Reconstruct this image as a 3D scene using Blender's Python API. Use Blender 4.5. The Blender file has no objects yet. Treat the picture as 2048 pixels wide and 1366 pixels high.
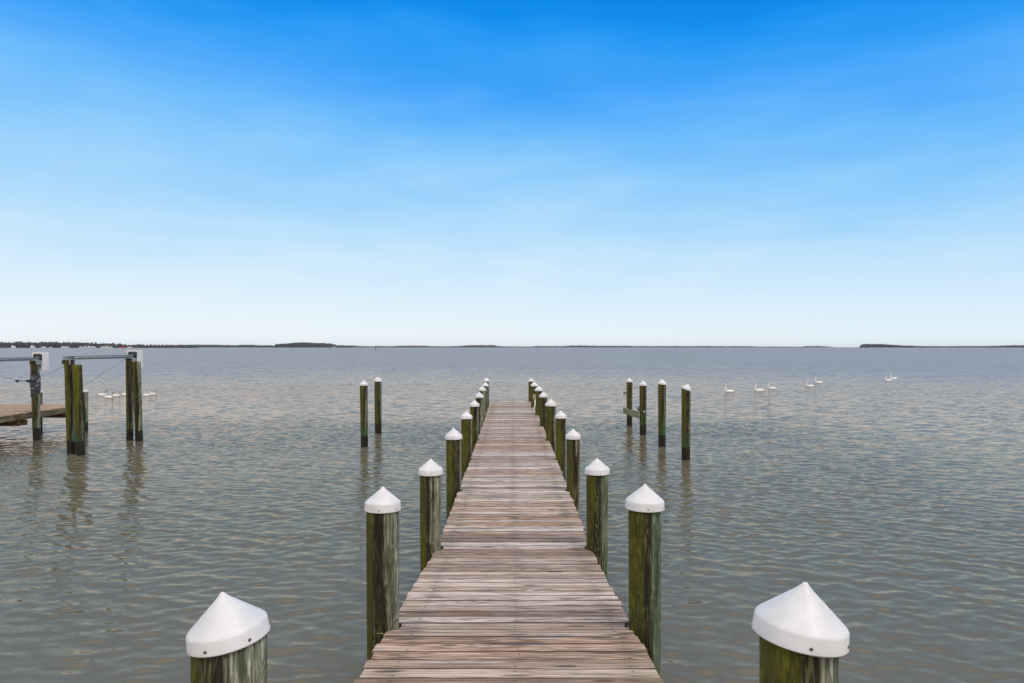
import bpy, bmesh, math, random
import numpy as np
from mathutils import Vector, Matrix, noise as mnoise

random.seed(7)
rng = np.random.default_rng(7)
scene = bpy.context.scene
COL = scene.collection
R = math.radians
F = 1365.0           # focal length in photo pixels (24 mm on a 36 mm frame)
HC = 3.2             # lens height above the water, metres
HY = 694.0           # horizon row in the photo

def at(px, py, d):
    """photo pixel at a known distance -> metres (x right, y away, z above water)"""
    return Vector(((px - 1024.0) * d / F, d, HC - (py - HY) * d / F))

def dist_at_water(py):
    return HC * F / (py - HY)

# ------------------------------------------------------------------ objects
def empty(name, loc, label=None, cat=None, group=None):
    o = bpy.data.objects.new(name, None)
    o.empty_display_size = 0.2
    COL.objects.link(o)
    o.location = loc
    if label: o['label'] = label
    if cat: o['category'] = cat
    if group: o['group'] = group
    return o

def tag(o, label=None, cat=None, group=None, kind=None):
    for k, v in (('label', label), ('category', cat), ('group', group), ('kind', kind)):
        if v: o[k] = v
    return o

class MB:
    """collects vertices and faces of one mesh"""
    def __init__(s):
        s.v, s.f, s.m, s.smooth = [], [], [], []
    def add(s, verts, faces, mat=0, smooth=False):
        b = len(s.v)
        s.v += [tuple(p) for p in verts]
        for f in faces:
            s.f.append(tuple(b + i for i in f)); s.m.append(mat); s.smooth.append(smooth)
    def box(s, lo, hi, mat=0, mtx=None, bev=0.0):
        x0, y0, z0 = lo; x1, y1, z1 = hi
        if bev <= 0:
            vs = [(x0,y0,z0),(x1,y0,z0),(x1,y1,z0),(x0,y1,z0),(x0,y0,z1),(x1,y0,z1),(x1,y1,z1),(x0,y1,z1)]
            fs = [(0,3,2,1),(4,5,6,7),(0,1,5,4),(1,2,6,5),(2,3,7,6),(3,0,4,7)]
        else:
            bm = bmesh.new()
            bmesh.ops.create_cube(bm, size=1.0)
            for v in bm.verts:
                v.co = Vector(((x0+x1)/2 + v.co.x*(x1-x0), (y0+y1)/2 + v.co.y*(y1-y0), (z0+z1)/2 + v.co.z*(z1-z0)))
            bmesh.ops.bevel(bm, geom=list(bm.edges), offset=bev, segments=2, affect='EDGES', profile=0.5)
            bm.verts.index_update()
            vs = [v.co.copy() for v in bm.verts]
            fs = [[v.index for v in f.verts] for f in bm.faces]
            bm.free()
        if mtx: vs = [mtx @ Vector(p) for p in vs]
        s.add(vs, fs, mat)
    def tube(s, pts, rad, seg=8, mat=0, cap=True, smooth=True):
        pts = [Vector(p) for p in pts]
        rads = rad if isinstance(rad, (list, tuple)) else [rad]*len(pts)
        vs, fs = [], []
        for i, p in enumerate(pts):
            a = pts[max(i-1, 0)]; b = pts[min(i+1, len(pts)-1)]
            t = (b - a).normalized()
            up = Vector((0,0,1)) if abs(t.z) < 0.9 else Vector((0,1,0))
            u = t.cross(up).normalized(); w = u.cross(t)
            for k in range(seg):
                an = 2*math.pi*k/seg
                vs.append(p + (u*math.cos(an) + w*math.sin(an))*rads[i])
        n = len(pts)
        for i in range(n-1):
            for k in range(seg):
                k2 = (k+1) % seg
                fs.append((i*seg+k, i*seg+k2, (i+1)*seg+k2, (i+1)*seg+k))
        s.add(vs, fs, mat, smooth)
        if cap:
            b = len(s.v) - n*seg
            s.f.append(tuple(b+k for k in reversed(range(seg)))); s.m.append(mat); s.smooth.append(False)
            s.f.append(tuple(b+(n-1)*seg+k for k in range(seg))); s.m.append(mat); s.smooth.append(False)
    def lathe(s, prof, seg=40, mat=0, mtx=None, smooth=True):
        vs, fs = [], []
        for (r, z) in prof:
            for k in range(seg):
                an = 2*math.pi*k/seg
                p = Vector((r*math.cos(an), r*math.sin(an), z))
                vs.append(mtx @ p if mtx else p)
        for i in range(len(prof)-1):
            for k in range(seg):
                k2 = (k+1) % seg
                fs.append((i*seg+k, i*seg+k2, (i+1)*seg+k2, (i+1)*seg+k))
        s.add(vs, fs, mat, smooth)
    def build(s, name, mats, parent=None, loc=None):
        me = bpy.data.meshes.new(name)
        me.from_pydata(s.v, [], s.f)
        if not isinstance(mats, (list, tuple)): mats = [mats]
        for m in mats: me.materials.append(m)
        me.polygons.foreach_set('material_index', s.m)
        me.polygons.foreach_set('use_smooth', s.smooth)
        me.update()
        o = bpy.data.objects.new(name, me)
        COL.objects.link(o)
        if parent: o.parent = parent
        if loc is not None: o.location = loc
        return o

def copy_tree(o, parent=None):
    c = o.copy(); COL.objects.link(c)
    c.parent = parent
    for ch in list(o.children): copy_tree(ch, c)
    return c

# ---------------------------------------------------------------- materials
class NT:
    def __init__(s, name):
        s.mat = bpy.data.materials.new(name); s.mat.use_nodes = True
        s.t = s.mat.node_tree; s.t.nodes.clear()
    def n(s, typ, **kw):
        nd = s.t.nodes.new(typ)
        for k, v in kw.items(): setattr(nd, k, v)
        return nd
    def set(s, sock, v):
        if hasattr(v, 'is_output') or isinstance(v, bpy.types.NodeSocket): s.t.links.new(v, sock)
        elif isinstance(v, (tuple, list)):
            if sock.type == 'RGBA' and len(v) == 3: v = tuple(v) + (1,)
            sock.default_value = v
        else: sock.default_value = v
    def math(s, op, a, b=None, c=None, clamp=False):
        nd = s.n('ShaderNodeMath', operation=op, use_clamp=clamp)
        for i, x in enumerate((a, b, c)):
            if x is not None: s.set(nd.inputs[i], x)
        return nd.outputs[0]
    def mix(s, f, a, b, blend='MIX'):
        nd = s.n('ShaderNodeMix', data_type='RGBA', blend_type=blend, clamp_factor=True)
        s.set(nd.inputs[0], f); s.set(nd.inputs[6], a); s.set(nd.inputs[7], b)
        return nd.outputs[2]
    def rng(s, v, a, b, c=0.0, d=1.0, smooth=True):
        nd = s.n('ShaderNodeMapRange', interpolation_type='SMOOTHSTEP' if smooth else 'LINEAR')
        s.set(nd.inputs[0], v)
        for i, x in zip((1, 2, 3, 4), (a, b, c, d)): s.set(nd.inputs[i], x)
        return nd.outputs[0]
    def noise(s, vec, scale=1.0, detail=4.0, rough=0.5, w=None, dist=0.0):
        nd = s.n('ShaderNodeTexNoise', noise_dimensions='4D' if w is not None else '3D')
        s.set(nd.inputs['Vector'], vec); nd.inputs['Scale'].default_value = scale
        nd.inputs['Detail'].default_value = detail; nd.inputs['Roughness'].default_value = rough
        nd.inputs['Distortion'].default_value = dist
        if w is not None: s.set(nd.inputs['W'], w)
        return nd
    def mapv(s, vec, scale=(1,1,1), rot=(0,0,0), loc=(0,0,0)):
        nd = s.n('ShaderNodeMapping')
        s.set(nd.inputs['Vector'], vec)
        nd.inputs['Scale'].default_value = scale; nd.inputs['Rotation'].default_value = rot
        nd.inputs['Location'].default_value = loc
        return nd.outputs[0]
    def sep(s, vec):
        nd = s.n('ShaderNodeSeparateXYZ'); s.set(nd.inputs[0], vec); return nd.outputs
    def comb(s, x, y, z):
        nd = s.n('ShaderNodeCombineXYZ')
        for i, q in enumerate((x, y, z)): s.set(nd.inputs[i], q)
        return nd.outputs[0]
    def bump(s, h, strength=0.5, dist=0.01):
        nd = s.n('ShaderNodeBump'); s.set(nd.inputs['Height'], h)
        nd.inputs['Strength'].default_value = strength; nd.inputs['Distance'].default_value = dist
        return nd.outputs[0]
    def out(s, col, rough=0.8, normal=None, spec=0.3, metal=0.0):
        p = s.n('ShaderNodeBsdfPrincipled')
        s.set(p.inputs['Base Color'], col); s.set(p.inputs['Roughness'], rough)
        p.inputs['Specular IOR Level'].default_value = spec; s.set(p.inputs['Metallic'], metal)
        if normal is not None: s.set(p.inputs['Normal'], normal)
        o = s.n('ShaderNodeOutputMaterial'); s.t.links.new(p.outputs[0], o.inputs[0])
        return s.mat

def objcoord(t): return t.n('ShaderNodeTexCoord').outputs['Object']
def worldpos(t): return t.n('ShaderNodeNewGeometry').outputs['Position']
def objrand(t): return t.n('ShaderNodeObjectInfo').outputs['Random']

def mat_simple(name, col, var=0.25, scale=3.0, rough=0.6, metal=0.0, bump=0.0, spec=0.3):
    t = NT(name)
    v = t.noise(objcoord(t), scale, 5, 0.6, w=t.math('MULTIPLY', objrand(t), 40.0)).outputs[0]
    c = t.mix(t.rng(v, 0.35, 0.7), tuple(x*(1-var) for x in col), tuple(min(1, x*(1+var)) for x in col))
    nrm = t.bump(v, 0.4, bump) if bump else None
    return t.out(c, rough, nrm, spec, metal)

def mat_piling():
    t = NT('piling_wood')
    oc = objcoord(t); P = worldpos(t); rnd = objrand(t)
    w = t.math('MULTIPLY', rnd, 61.0)
    x, y, z = t.sep(oc)
    wz = t.sep(P)[2]
    fine = t.noise(t.mapv(oc, (52, 52, 2.6)), 1, 6, 0.68, w=w).outputs[0]
    streak = t.noise(t.mapv(oc, (11, 11, 0.55)), 1, 4, 0.55, w=w).outputs[0]
    broad = t.noise(t.mapv(oc, (5, 5, 1.4)), 1, 3, 0.5, w=w).outputs[0]
    speck = t.noise(t.mapv(oc, (60, 60, 18)), 1, 4, 0.7, w=w).outputs[0]
    # cathedral figure: contour lines of a stretched field
    fld = t.noise(t.mapv(oc, (10, 10, 1.7)), 1, 3, 0.5, w=w, dist=0.7).outputs[0]
    mott = t.noise(t.mapv(oc, (17, 17, 6)), 1, 5, 0.65, w=w, dist=0.5).outputs[0]
    lines = t.math('FRACT', t.math('MULTIPLY', fld, 11.0))
    lines = t.rng(t.math('ABSOLUTE', t.math('SUBTRACT', lines, 0.5)), 0.12, 0.42)
    wood = t.mix(lines, (0.034, 0.031, 0.013), (0.170, 0.155, 0.075))
    wood = t.mix(t.rng(fine, 0.42, 0.6), (0.024, 0.021, 0.010), wood)
    # side of the pile, -1 left .. +1 right, roughened
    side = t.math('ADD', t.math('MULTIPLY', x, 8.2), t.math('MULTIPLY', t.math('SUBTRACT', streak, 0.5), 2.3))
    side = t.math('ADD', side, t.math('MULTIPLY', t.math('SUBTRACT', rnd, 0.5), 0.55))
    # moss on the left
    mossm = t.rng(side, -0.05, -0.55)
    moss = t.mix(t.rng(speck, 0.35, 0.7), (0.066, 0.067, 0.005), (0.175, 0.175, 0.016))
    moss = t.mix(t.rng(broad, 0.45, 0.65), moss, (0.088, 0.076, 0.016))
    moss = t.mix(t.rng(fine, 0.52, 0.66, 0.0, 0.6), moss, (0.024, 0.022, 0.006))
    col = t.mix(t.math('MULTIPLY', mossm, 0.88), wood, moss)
    col = t.mix(t.rng(mott, 0.52, 0.68, 0.0, 0.55), col, (0.030, 0.026, 0.010))
    col = t.mix(t.rng(mott, 0.44, 0.30, 0.0, 0.30), col, (0.17, 0.16, 0.10))
    # dark wet seam near the middle
    seam = t.math('MULTIPLY', t.rng(t.math('ABSOLUTE', t.math('SUBTRACT', side, 0.12)), 0.42, 0.05), t.rng(broad, 0.38, 0.56))
    col = t.mix(t.math('MULTIPLY', seam, 0.72), col, (0.013, 0.011, 0.006))
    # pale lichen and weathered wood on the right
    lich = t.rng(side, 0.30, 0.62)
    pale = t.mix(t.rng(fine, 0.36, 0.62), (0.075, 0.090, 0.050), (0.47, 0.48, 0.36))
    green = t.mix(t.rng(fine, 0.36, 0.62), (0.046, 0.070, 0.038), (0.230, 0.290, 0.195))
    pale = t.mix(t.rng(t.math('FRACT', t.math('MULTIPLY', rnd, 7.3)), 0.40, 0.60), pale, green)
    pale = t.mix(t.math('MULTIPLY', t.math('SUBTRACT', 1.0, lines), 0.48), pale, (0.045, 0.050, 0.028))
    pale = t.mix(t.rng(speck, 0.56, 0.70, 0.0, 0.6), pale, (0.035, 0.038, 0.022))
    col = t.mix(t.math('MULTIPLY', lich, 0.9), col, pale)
    # green growth just above the tide band, and the soaked band itself
    edge = t.math('ADD', wz, t.math('MULTIPLY', t.math('SUBTRACT', broad, 0.5), 0.30))
    g = t.math('MULTIPLY', t.rng(edge, 0.80, 0.42), t.rng(streak, 0.46, 0.60))
    col = t.mix(t.math('MULTIPLY', g, 0.85), col, (0.030, 0.130, 0.058))
    wet = t.rng(edge, 0.41, 0.35)
    wetc = t.mix(t.rng(fine, 0.4, 0.65), (0.010, 0.009, 0.006), (0.040, 0.034, 0.021))
    col = t.mix(wet, col, wetc)
    h = t.math('ADD', t.math('MULTIPLY', fine, 0.7), t.math('MULTIPLY', lines, 0.3))
    return t.out(col, t.mix(wet, (0.85,)*3, (0.35,)*3), t.bump(h, 1.0, 0.022), 0.25)

def mat_cap():
    t = NT('white_plastic_cap')
    oc = objcoord(t); w = t.math('MULTIPLY', objrand(t), 31.0)
    a = t.noise(oc, 9, 5, 0.6, w=w).outputs[0]
    b = t.noise(oc, 120, 3, 0.6, w=w).outputs[0]
    s = t.noise(t.mapv(oc, (30, 30, 5)), 1, 4, 0.6, w=w).outputs[0]
    c = t.mix(t.rng(a, 0.35, 0.7), (0.735, 0.722, 0.740), (0.63, 0.62, 0.62))
    c = t.mix(t.math('MULTIPLY', t.rng(b, 0.62, 0.72), 0.35), c, (0.33, 0.33, 0.28))
    c = t.mix(t.math('MULTIPLY', t.rng(s, 0.56, 0.70), t.math('MULTIPLY', objrand(t), 0.55)), c, (0.50, 0.50, 0.44))
    return t.out(c, 0.42, t.bump(b, 0.15, 0.002), 0.4)

def mat_deck(name, warm=0.0):
    t = NT(name)
    uv = t.n('ShaderNodeUVMap', uv_map='plank').outputs[0]
    at_ = t.n('ShaderNodeAttribute', attribute_name='plank_rnd')
    ar = t.n('ShaderNodeSeparateColor'); t.t.links.new(at_.outputs['Color'], ar.inputs[0])
    r1, r2, r3 = ar.outputs
    u, v, _ = t.sep(uv)
    wz = t.math('MULTIPLY', r1, 90.0)
    def co(su, sv): return t.comb(t.math('MULTIPLY', u, su), t.math('MULTIPLY', v, sv), wz)
    grain = t.noise(co(2.2, 130), 1, 5, 0.65).outputs[0]
    mid = t.noise(co(1.1, 36), 1, 4, 0.55).outputs[0]
    broad = t.noise(co(1.5, 9), 1, 4, 0.6).outputs[0]
    fld = t.noise(co(0.75, 11), 1, 2, 0.4, dist=0.3).outputs[0]
    lines = t.math('FRACT', t.math('MULTIPLY', fld, 13.0))
    lines = t.rng(t.math('ABSOLUTE', t.math('SUBTRACT', lines, 0.5)), 0.05, 0.40)
    fst = t.noise(co(1.9, 82), 1, 4, 0.6, dist=0.15).outputs[0]
    gk_ = t.rng(grain, 0.38, 0.56, 0.25, 1.0)
    # plank tone
    tone = t.n('ShaderNodeValToRGB'); t.t.links.new(r2, tone.inputs[0])
    cr = tone.color_ramp
    if warm:
        st = [(0.0, (0.56, 0.35, 0.19)), (0.4, (0.68, 0.45, 0.27)), (0.7, (0.60, 0.41, 0.27)), (1.0, (0.74, 0.54, 0.38))]
    else:
        st = [(0.0, (0.270, 0.205, 0.160)), (0.16, (0.475, 0.375, 0.305)), (0.42, (0.655, 0.535, 0.440)), (0.72, (0.775, 0.660, 0.570)), (1.0, (0.890, 0.815, 0.755))]
    cr.elements[0].position, cr.elements[0].color = st[0][0], st[0][1] + (1,)
    cr.elements[1].position, cr.elements[1].color = st[-1][0], st[-1][1] + (1,)
    for p, c in st[1:-1]:
        e = cr.elements.new(p); e.color = c + (1,)
    col = tone.outputs[0]
    # tan, less weathered boards
    wy = t.sep(worldpos(t))[1]
    nearf = t.rng(wy, 11.0, 3.5) if not warm else 0.0
    col = t.mix(t.math('MULTIPLY', t.rng(r3, 0.50, 0.85), 0.8), col, (0.60, 0.390, 0.250))
    col = t.mix(t.math('MULTIPLY', nearf, 0.55), col, t.mix(r2, (0.30, 0.172, 0.105), (0.84, 0.600, 0.445)))
    dark = t.mix(0.62, col, (0.11, 0.075, 0.058))
    col = t.mix(t.math('MULTIPLY', t.rng(mid, 0.50, 0.64), 0.85), col, dark)
    col = t.mix(t.math('MULTIPLY', t.rng(mid, 0.46, 0.30), 0.7), col, (0.80, 0.735, 0.70) if not warm else (0.5, 0.36, 0.27))
    col = t.mix(t.math('MULTIPLY', t.math('SUBTRACT', 1.0, lines), t.rng(r3, 0.2, 0.8, 0.22, 0.72)), col, (0.125, 0.066, 0.042))
    col = t.mix(t.math('MULTIPLY', t.rng(grain, 0.52, 0.68), 0.6), col, (0.12, 0.09, 0.08))
    col = t.mix(t.math('MULTIPLY', t.rng(fst, 0.545, 0.60), t.rng(r1, 0.1, 0.9, 0.5, 0.95)), col, (0.105, 0.056, 0.036))
    # dark worn arrises, patchy along the board
    ev = t.math('MINIMUM', v, t.math('SUBTRACT', 0.149, v))
    col = t.mix(t.math('MULTIPLY', t.rng(t.math('ADD', ev, t.math('MULTIPLY', t.math('SUBTRACT', mid, 0.5), 0.05)), 0.016, 0.002), t.rng(broad, 0.36, 0.56, 0.25, 0.9)), col, (0.060, 0.034, 0.024))
    # grey-black weather stains
    col = t.mix(t.math('MULTIPLY', t.math('MULTIPLY', t.rng(broad, 0.56, 0.68), gk_), 0.80), col, (0.115, 0.098, 0.088))
    # knots
    vo = t.n('ShaderNodeTexVoronoi', voronoi_dimensions='3D', feature='F1')
    t.set(vo.inputs['Vector'], co(1.7, 7.0)); vo.inputs['Scale'].default_value = 1.0; vo.inputs['Randomness'].default_value = 1.0
    kd = t.math('ADD', vo.outputs['Distance'], t.math('MULTIPLY', t.math('SUBTRACT', grain, 0.5), 0.12))
    col = t.mix(t.math('MULTIPLY', t.math('MULTIPLY', t.rng(kd, 0.19, 0.12), gk_), 0.95), col, (0.075, 0.045, 0.032))
    # nail heads with their rust streaks, two per joist line
    nails = None
    for nx in (-0.735, 0.015, 0.745):
        for nv in (0.037, 0.112):
            du = t.math('MULTIPLY', t.math('SUBTRACT', u, t.math('ADD', nx, t.math('MULTIPLY', r3, 0.03))), 1.0)
            dv = t.math('SUBTRACT', v, nv)
            d = t.math('SQRT', t.math('ADD', t.math('POWER', du, 2.0), t.math('POWER', dv, 2.0)))
            d2 = t.math('SQRT', t.math('ADD', t.math('POWER', t.math('MULTIPLY', du, 0.22), 2.0), t.math('POWER', dv, 2.0)))
            m = t.math('MAXIMUM', t.rng(d, 0.0120, 0.007),
                       t.math('MULTIPLY', t.rng(t.math('ADD', d2, t.math('MULTIPLY', t.math('SUBTRACT', mid, 0.5), 0.045)), 0.027, 0.003), t.rng(t.math('FRACT', t.math('ADD', t.math('MULTIPLY', r1, 5.0), nx+nv*9)), 0.25, 0.75, 0.0, 0.85)))
            nails = m if nails is None else t.math('MAXIMUM', nails, m)
    col = t.mix(t.math('MULTIPLY', t.math('MULTIPLY', nails, t.math('MAXIMUM', gk_, 0.6)), 0.97), col, (0.060, 0.043, 0.036))
    # thin algae towards the board ends
    alg = t.noise(worldpos(t), 2.2, 4, 0.6).outputs[0]
    am = t.math('MULTIPLY', t.rng(t.math('ABSOLUTE', u), 0.48, 0.92), t.rng(alg, 0.54, 0.68))
    col = t.mix(t.math('MULTIPLY', am, 0.42), col, (0.21, 0.19, 0.07))
    h = t.math('ADD', t.math('MULTIPLY', grain, 0.55), t.math('ADD', t.math('MULTIPLY', mid, 0.6), t.math('MULTIPLY', nails, -0.8)))
    return t.out(col, 0.78, t.bump(h, 0.55, 0.006), 0.25)

def mat_lumber(name='treated_lumber', a=(0.10, 0.085, 0.05), b=(0.21, 0.19, 0.13)):
    t = NT(name)
    oc = objcoord(t); w = t.math('MULTIPLY', objrand(t), 17.0)
    n1 = t.noise(t.mapv(oc, (9, 1.5, 22)), 1, 5, 0.6, w=w).outputs[0]
    n2 = t.noise(oc, 3.0, 4, 0.6, w=w).outputs[0]
    c = t.mix(t.rng(n1, 0.38, 0.62), a, b)
    c = t.mix(t.math('MULTIPLY', t.rng(n2, 0.5, 0.65), 0.6), c, (0.07, 0.085, 0.022))
    return t.out(c, 0.85, t.bump(n1, 0.5, 0.006), 0.2)

def mat_water():
    t = NT('river_water')
    P = worldpos(t)
    N = t.n('ShaderNodeNewGeometry').outputs['Normal']
    px, py, pz = t.sep(P)
    dist = t.math('SQRT', t.math('ADD', t.math('POWER', px, 2.0), t.math('POWER', py, 2.0)))
    def slope(scale, sx, sy, rot, amp, det=2.0):
        nd = t.noise(t.mapv(P, (sx, sy, 1), (0, 0, rot)), scale, det, 0.5)
        vm = t.n('ShaderNodeVectorMath', operation='SUBTRACT')
        t.t.links.new(nd.outputs['Color'], vm.inputs[0]); vm.inputs[1].default_value = (0.5, 0.5, 0.5)
        vs = t.n('ShaderNodeVectorMath', operation='MULTIPLY')
        t.t.links.new(vm.outputs[0], vs.inputs[0])
        cmb = t.comb(t.math('MULTIPLY', amp, 0.55), amp, 0.0)
        t.t.links.new(cmb, vs.inputs[1])
        return vs.outputs[0]
    def add(a, b):
        nd = t.n('ShaderNodeVectorMath', operation='ADD')
        t.t.links.new(a, nd.inputs[0]); t.t.links.new(b, nd.inputs[1]); return nd.outputs[0]
    gust = t.noise(t.mapv(P, (0.02, 0.05, 1), (0, 0, 0.2)), 1.0, 3, 0.5).outputs[0]
    gk = t.rng(gust, 0.3, 0.7, 0.8, 1.2)
    fine = slope(1.0, 5.0, 12.0, 0.15, t.math('MULTIPLY', 0.40, gk), 4.0)
    mid = slope(1.0, 1.7, 4.6, -0.10, t.math('MULTIPLY', t.rng(dist, 18, 40, 0.20, 0.80), gk), 3.0)
    big = slope(1.0, 0.35, 1.1, 0.12, t.rng(dist, 30, 120, 0.0, 0.65), 2.0)
    nn = t.n('ShaderNodeVectorMath', operation='NORMALIZE')
    t.t.links.new(add(N, add(fine, add(mid, big))), nn.inputs[0])
    nrm = nn.outputs[0]
    fr = t.n('ShaderNodeFresnel'); fr.inputs['IOR'].default_value = 1.44
    t.t.links.new(nrm, fr.inputs['Normal'])
    turb = t.noise(t.mapv(P, (0.08, 0.2, 1)), 1.0, 3, 0.5).outputs[0]
    body = t.mix(t.rng(turb, 0.35, 0.65), (0.144, 0.1295, 0.087), (0.154, 0.1385, 0.095))
    d = t.n('ShaderNodeBsdfDiffuse'); t.t.links.new(body, d.inputs[0])
    g = t.n('ShaderNodeBsdfGlossy'); t.t.links.new(t.mix(t.rng(dist, 12, 38), (0.85, 0.665, 0.545), (0.84, 0.68, 0.60)), g.inputs['Color'])   # reflection tinted warm against the sky's blue, shifting with distance
    t.t.links.new(t.rng(dist, 22, 120, 0.045, 0.29), g.inputs['Roughness'])
    t.t.links.new(nrm, g.inputs['Normal'])
    mx = t.n('ShaderNodeMixShader')
    t.t.links.new(fr.outputs[0], mx.inputs[0]); t.t.links.new(d.outputs[0], mx.inputs[1]); t.t.links.new(g.outputs[0], mx.inputs[2])
    o = t.n('ShaderNodeOutputMaterial'); t.t.links.new(mx.outputs[0], o.inputs[0])
    return t.mat

def mat_trees(name, cols):
    t = NT(name)
    a = t.n('ShaderNodeAttribute', attribute_name='tone').outputs['Fac']
    n1 = t.noise(worldpos(t), 0.35, 4, 0.7).outputs[0]
    ramp = t.n('ShaderNodeValToRGB'); t.t.links.new(a, ramp.inputs[0])
    cr = ramp.color_ramp; cr.elements[0].color = cols[0] + (1,); cr.elements[1].color = cols[-1] + (1,)
    for i, c in enumerate(cols[1:-1]):
        e = cr.elements.new((i+1)/(len(cols)-1)); e.color = c + (1,)
    c = t.mix(t.rng(n1, 0.35, 0.65, 0.0, 0.55), ramp.outputs[0], (0.030, 0.032, 0.030))
    return t.out(c, 0.95, None, 0.1)

M = dict(
    piling=mat_piling(), cap=mat_cap(), deck=mat_deck('weathered_deck_boards'), deck2=mat_deck('brown_deck_boards', 1.0),
    lumber=mat_lumber(), brown=mat_lumber('brown_lumber', (0.075, 0.045, 0.028), (0.15, 0.10, 0.065)),
    greybeam=mat_simple('galvanised_steel', (0.30, 0.34, 0.355), 0.2, 4, 0.5, 0.2, 0.0),
    darkmetal=mat_simple('dark_metal', (0.055, 0.065, 0.075), 0.3, 8, 0.5, 0.3),
    housing=mat_simple('white_fibreglass', (0.74, 0.73, 0.72), 0.08, 3, 0.45),
    screw=mat_simple('rusty_screw', (0.10, 0.09, 0.07), 0.4, 60, 0.6),
    cable=mat_simple('grey_wire', (0.14, 0.15, 0.16), 0.2, 6, 0.5),
    wrap=mat_simple('black_plastic_wrap', (0.022, 0.025, 0.035), 0.5, 9, 0.30, 0.0, 0.03, 0.6),
    pvc=mat_simple('white_pipe', (0.68, 0.68, 0.64), 0.12, 5, 0.5),
    swan=mat_simple('white_feathers', (0.80, 0.785, 0.76), 0.05, 6, 0.8), swangrey=mat_simple('grey_feathers', (0.27, 0.28, 0.30), 0.2, 6, 0.8),
    bill=mat_simple('black_bill', (0.02, 0.02, 0.022), 0.2, 6, 0.5),
    red=mat_simple('red_paint', (0.55, 0.03, 0.05), 0.15, 2, 0.6),
    housewall=mat_simple('pale_siding', (0.78, 0.77, 0.78), 0.08, 0.2, 0.8), houseroof=mat_simple('grey_shingles', (0.14, 0.13, 0.14), 0.2, 0.3, 0.9),
    glass=mat_simple('dark_window', (0.04, 0.05, 0.06), 0.2, 0.5, 0.2),
    bank=mat_simple('low_bank', (0.13, 0.12, 0.09), 0.3, 0.05, 0.95),
    bark=mat_simple('bark', (0.07, 0.06, 0.055), 0.3, 0.5, 0.9),
    bare=mat_trees('bare_winter_crowns', [(0.060, 0.054, 0.058), (0.105, 0.076, 0.080), (0.066, 0.076, 0.070), (0.135, 0.105, 0.105)]),
    ever=mat_trees('evergreen_woods', [(0.018, 0.032, 0.028), (0.030, 0.046, 0.038), (0.045, 0.050, 0.052), (0.024, 0.040, 0.040)]),
    sprig=mat_simple('dry_grass', (0.20, 0.20, 0.06), 0.2, 20, 0.8),
)

# ------------------------------------------------------------------- camera
cam = bpy.data.cameras.new('camera')
cam.lens = 24.0; cam.sensor_width = 36.0; cam.sensor_fit = 'HORIZONTAL'
cam.shift_y = (HY - 683.0) / 2048.0
cam.clip_start = 0.05; cam.clip_end = 40000
co = bpy.data.objects.new('camera', cam); COL.objects.link(co)
co.location = (0, 0, HC); co.rotation_euler = (R(90), 0, 0)
scene.camera = co

# -------------------------------------------------------------------- light
SUN_EL, SUN_AZ = 56.0, 128.0     # azimuth clockwise from +Y (straight ahead): right and behind the camera
sun = bpy.data.lights.new('sun', 'SUN'); sun.energy = 1.0; sun.angle = R(14); sun.color = (1.0, 0.955, 0.91)
so = bpy.data.objects.new('sun', sun); COL.objects.link(so)
dvec = Vector((math.sin(R(SUN_AZ))*math.cos(R(SUN_EL)), math.cos(R(SUN_AZ))*math.cos(R(SUN_EL)), math.sin(R(SUN_EL))))
so.rotation_euler = dvec.to_track_quat('Z', 'Y').to_euler(); so.location = dvec*60

world = bpy.data.worlds.new('World'); scene.world = world; world.use_nodes = True
class WT(NT):
    def __init__(s): s.t = world.node_tree; s.t.nodes.clear()
t = WT()
sky = t.n('ShaderNodeTexSky', sky_type='NISHITA'); sky.sun_disc = False
sky.sun_elevation = R(SUN_EL); sky.sun_rotation = R(SUN_AZ); sky.air_density = 1.0; sky.dust_density = 1.0; sky.ozone_density = 2.0
dirv = t.n('ShaderNodeTexCoord').outputs['Generated']
nv = t.n('ShaderNodeVectorMath', operation='NORMALIZE'); t.t.links.new(dirv, nv.inputs[0])
dx, dy, dz = t.sep(nv.outputs[0])
el = t.math('MULTIPLY', t.math('ARCSINE', dz), 180/math.pi)
wis = t.noise(t.mapv(nv.outputs[0], (2.2, 2.2, 9.0), (0.1, 0.25, 0.0)), 1.0, 4, 0.5).outputs[0]
wis2 = t.noise(t.mapv(nv.outputs[0], (5.0, 5.0, 26.0), (0.0, 0.12, 0.0)), 1.0, 5, 0.55).outputs[0]
hi = t.rng(el, 1.0, 9.0)
e2 = t.math('ADD', el, t.math('MULTIPLY', t.math('MULTIPLY', t.math('SUBTRACT', 0.5, wis), 5.0), hi))
e2 = t.math('ADD', e2, t.math('MULTIPLY', t.math('MULTIPLY', t.math('SUBTRACT', 0.5, wis2), 3.4), hi))
cir = t.noise(t.mapv(nv.outputs[0], (3.0, 3.0, 15.0), (0.0, -0.16, 0.3), (1.3, 0.4, 2.2)), 1.0, 6, 0.62, dist=0.6).outputs[0]
e2 = t.math('SUBTRACT', e2, t.math('MULTIPLY', t.math('MULTIPLY', t.rng(cir, 0.48, 0.78), 1.5), t.rng(el, 2.0, 6.0)))
e2 = t.math('ADD', e2, t.math('MULTIPLY', dx, 2.1))     # the right side is a little bluer
ramp = t.n('ShaderNodeValToRGB'); t.t.links.new(t.rng(e2, 0.0, 40.0, 0, 1, smooth=False), ramp.inputs[0])
def lin(c):
    return tuple((x/12.92 if x <= 0.04045 else ((x+0.055)/1.055)**2.4) for x in (q/255 for q in c))
def row_el(y): return math.degrees(math.atan((HY - y)/F))
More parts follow.
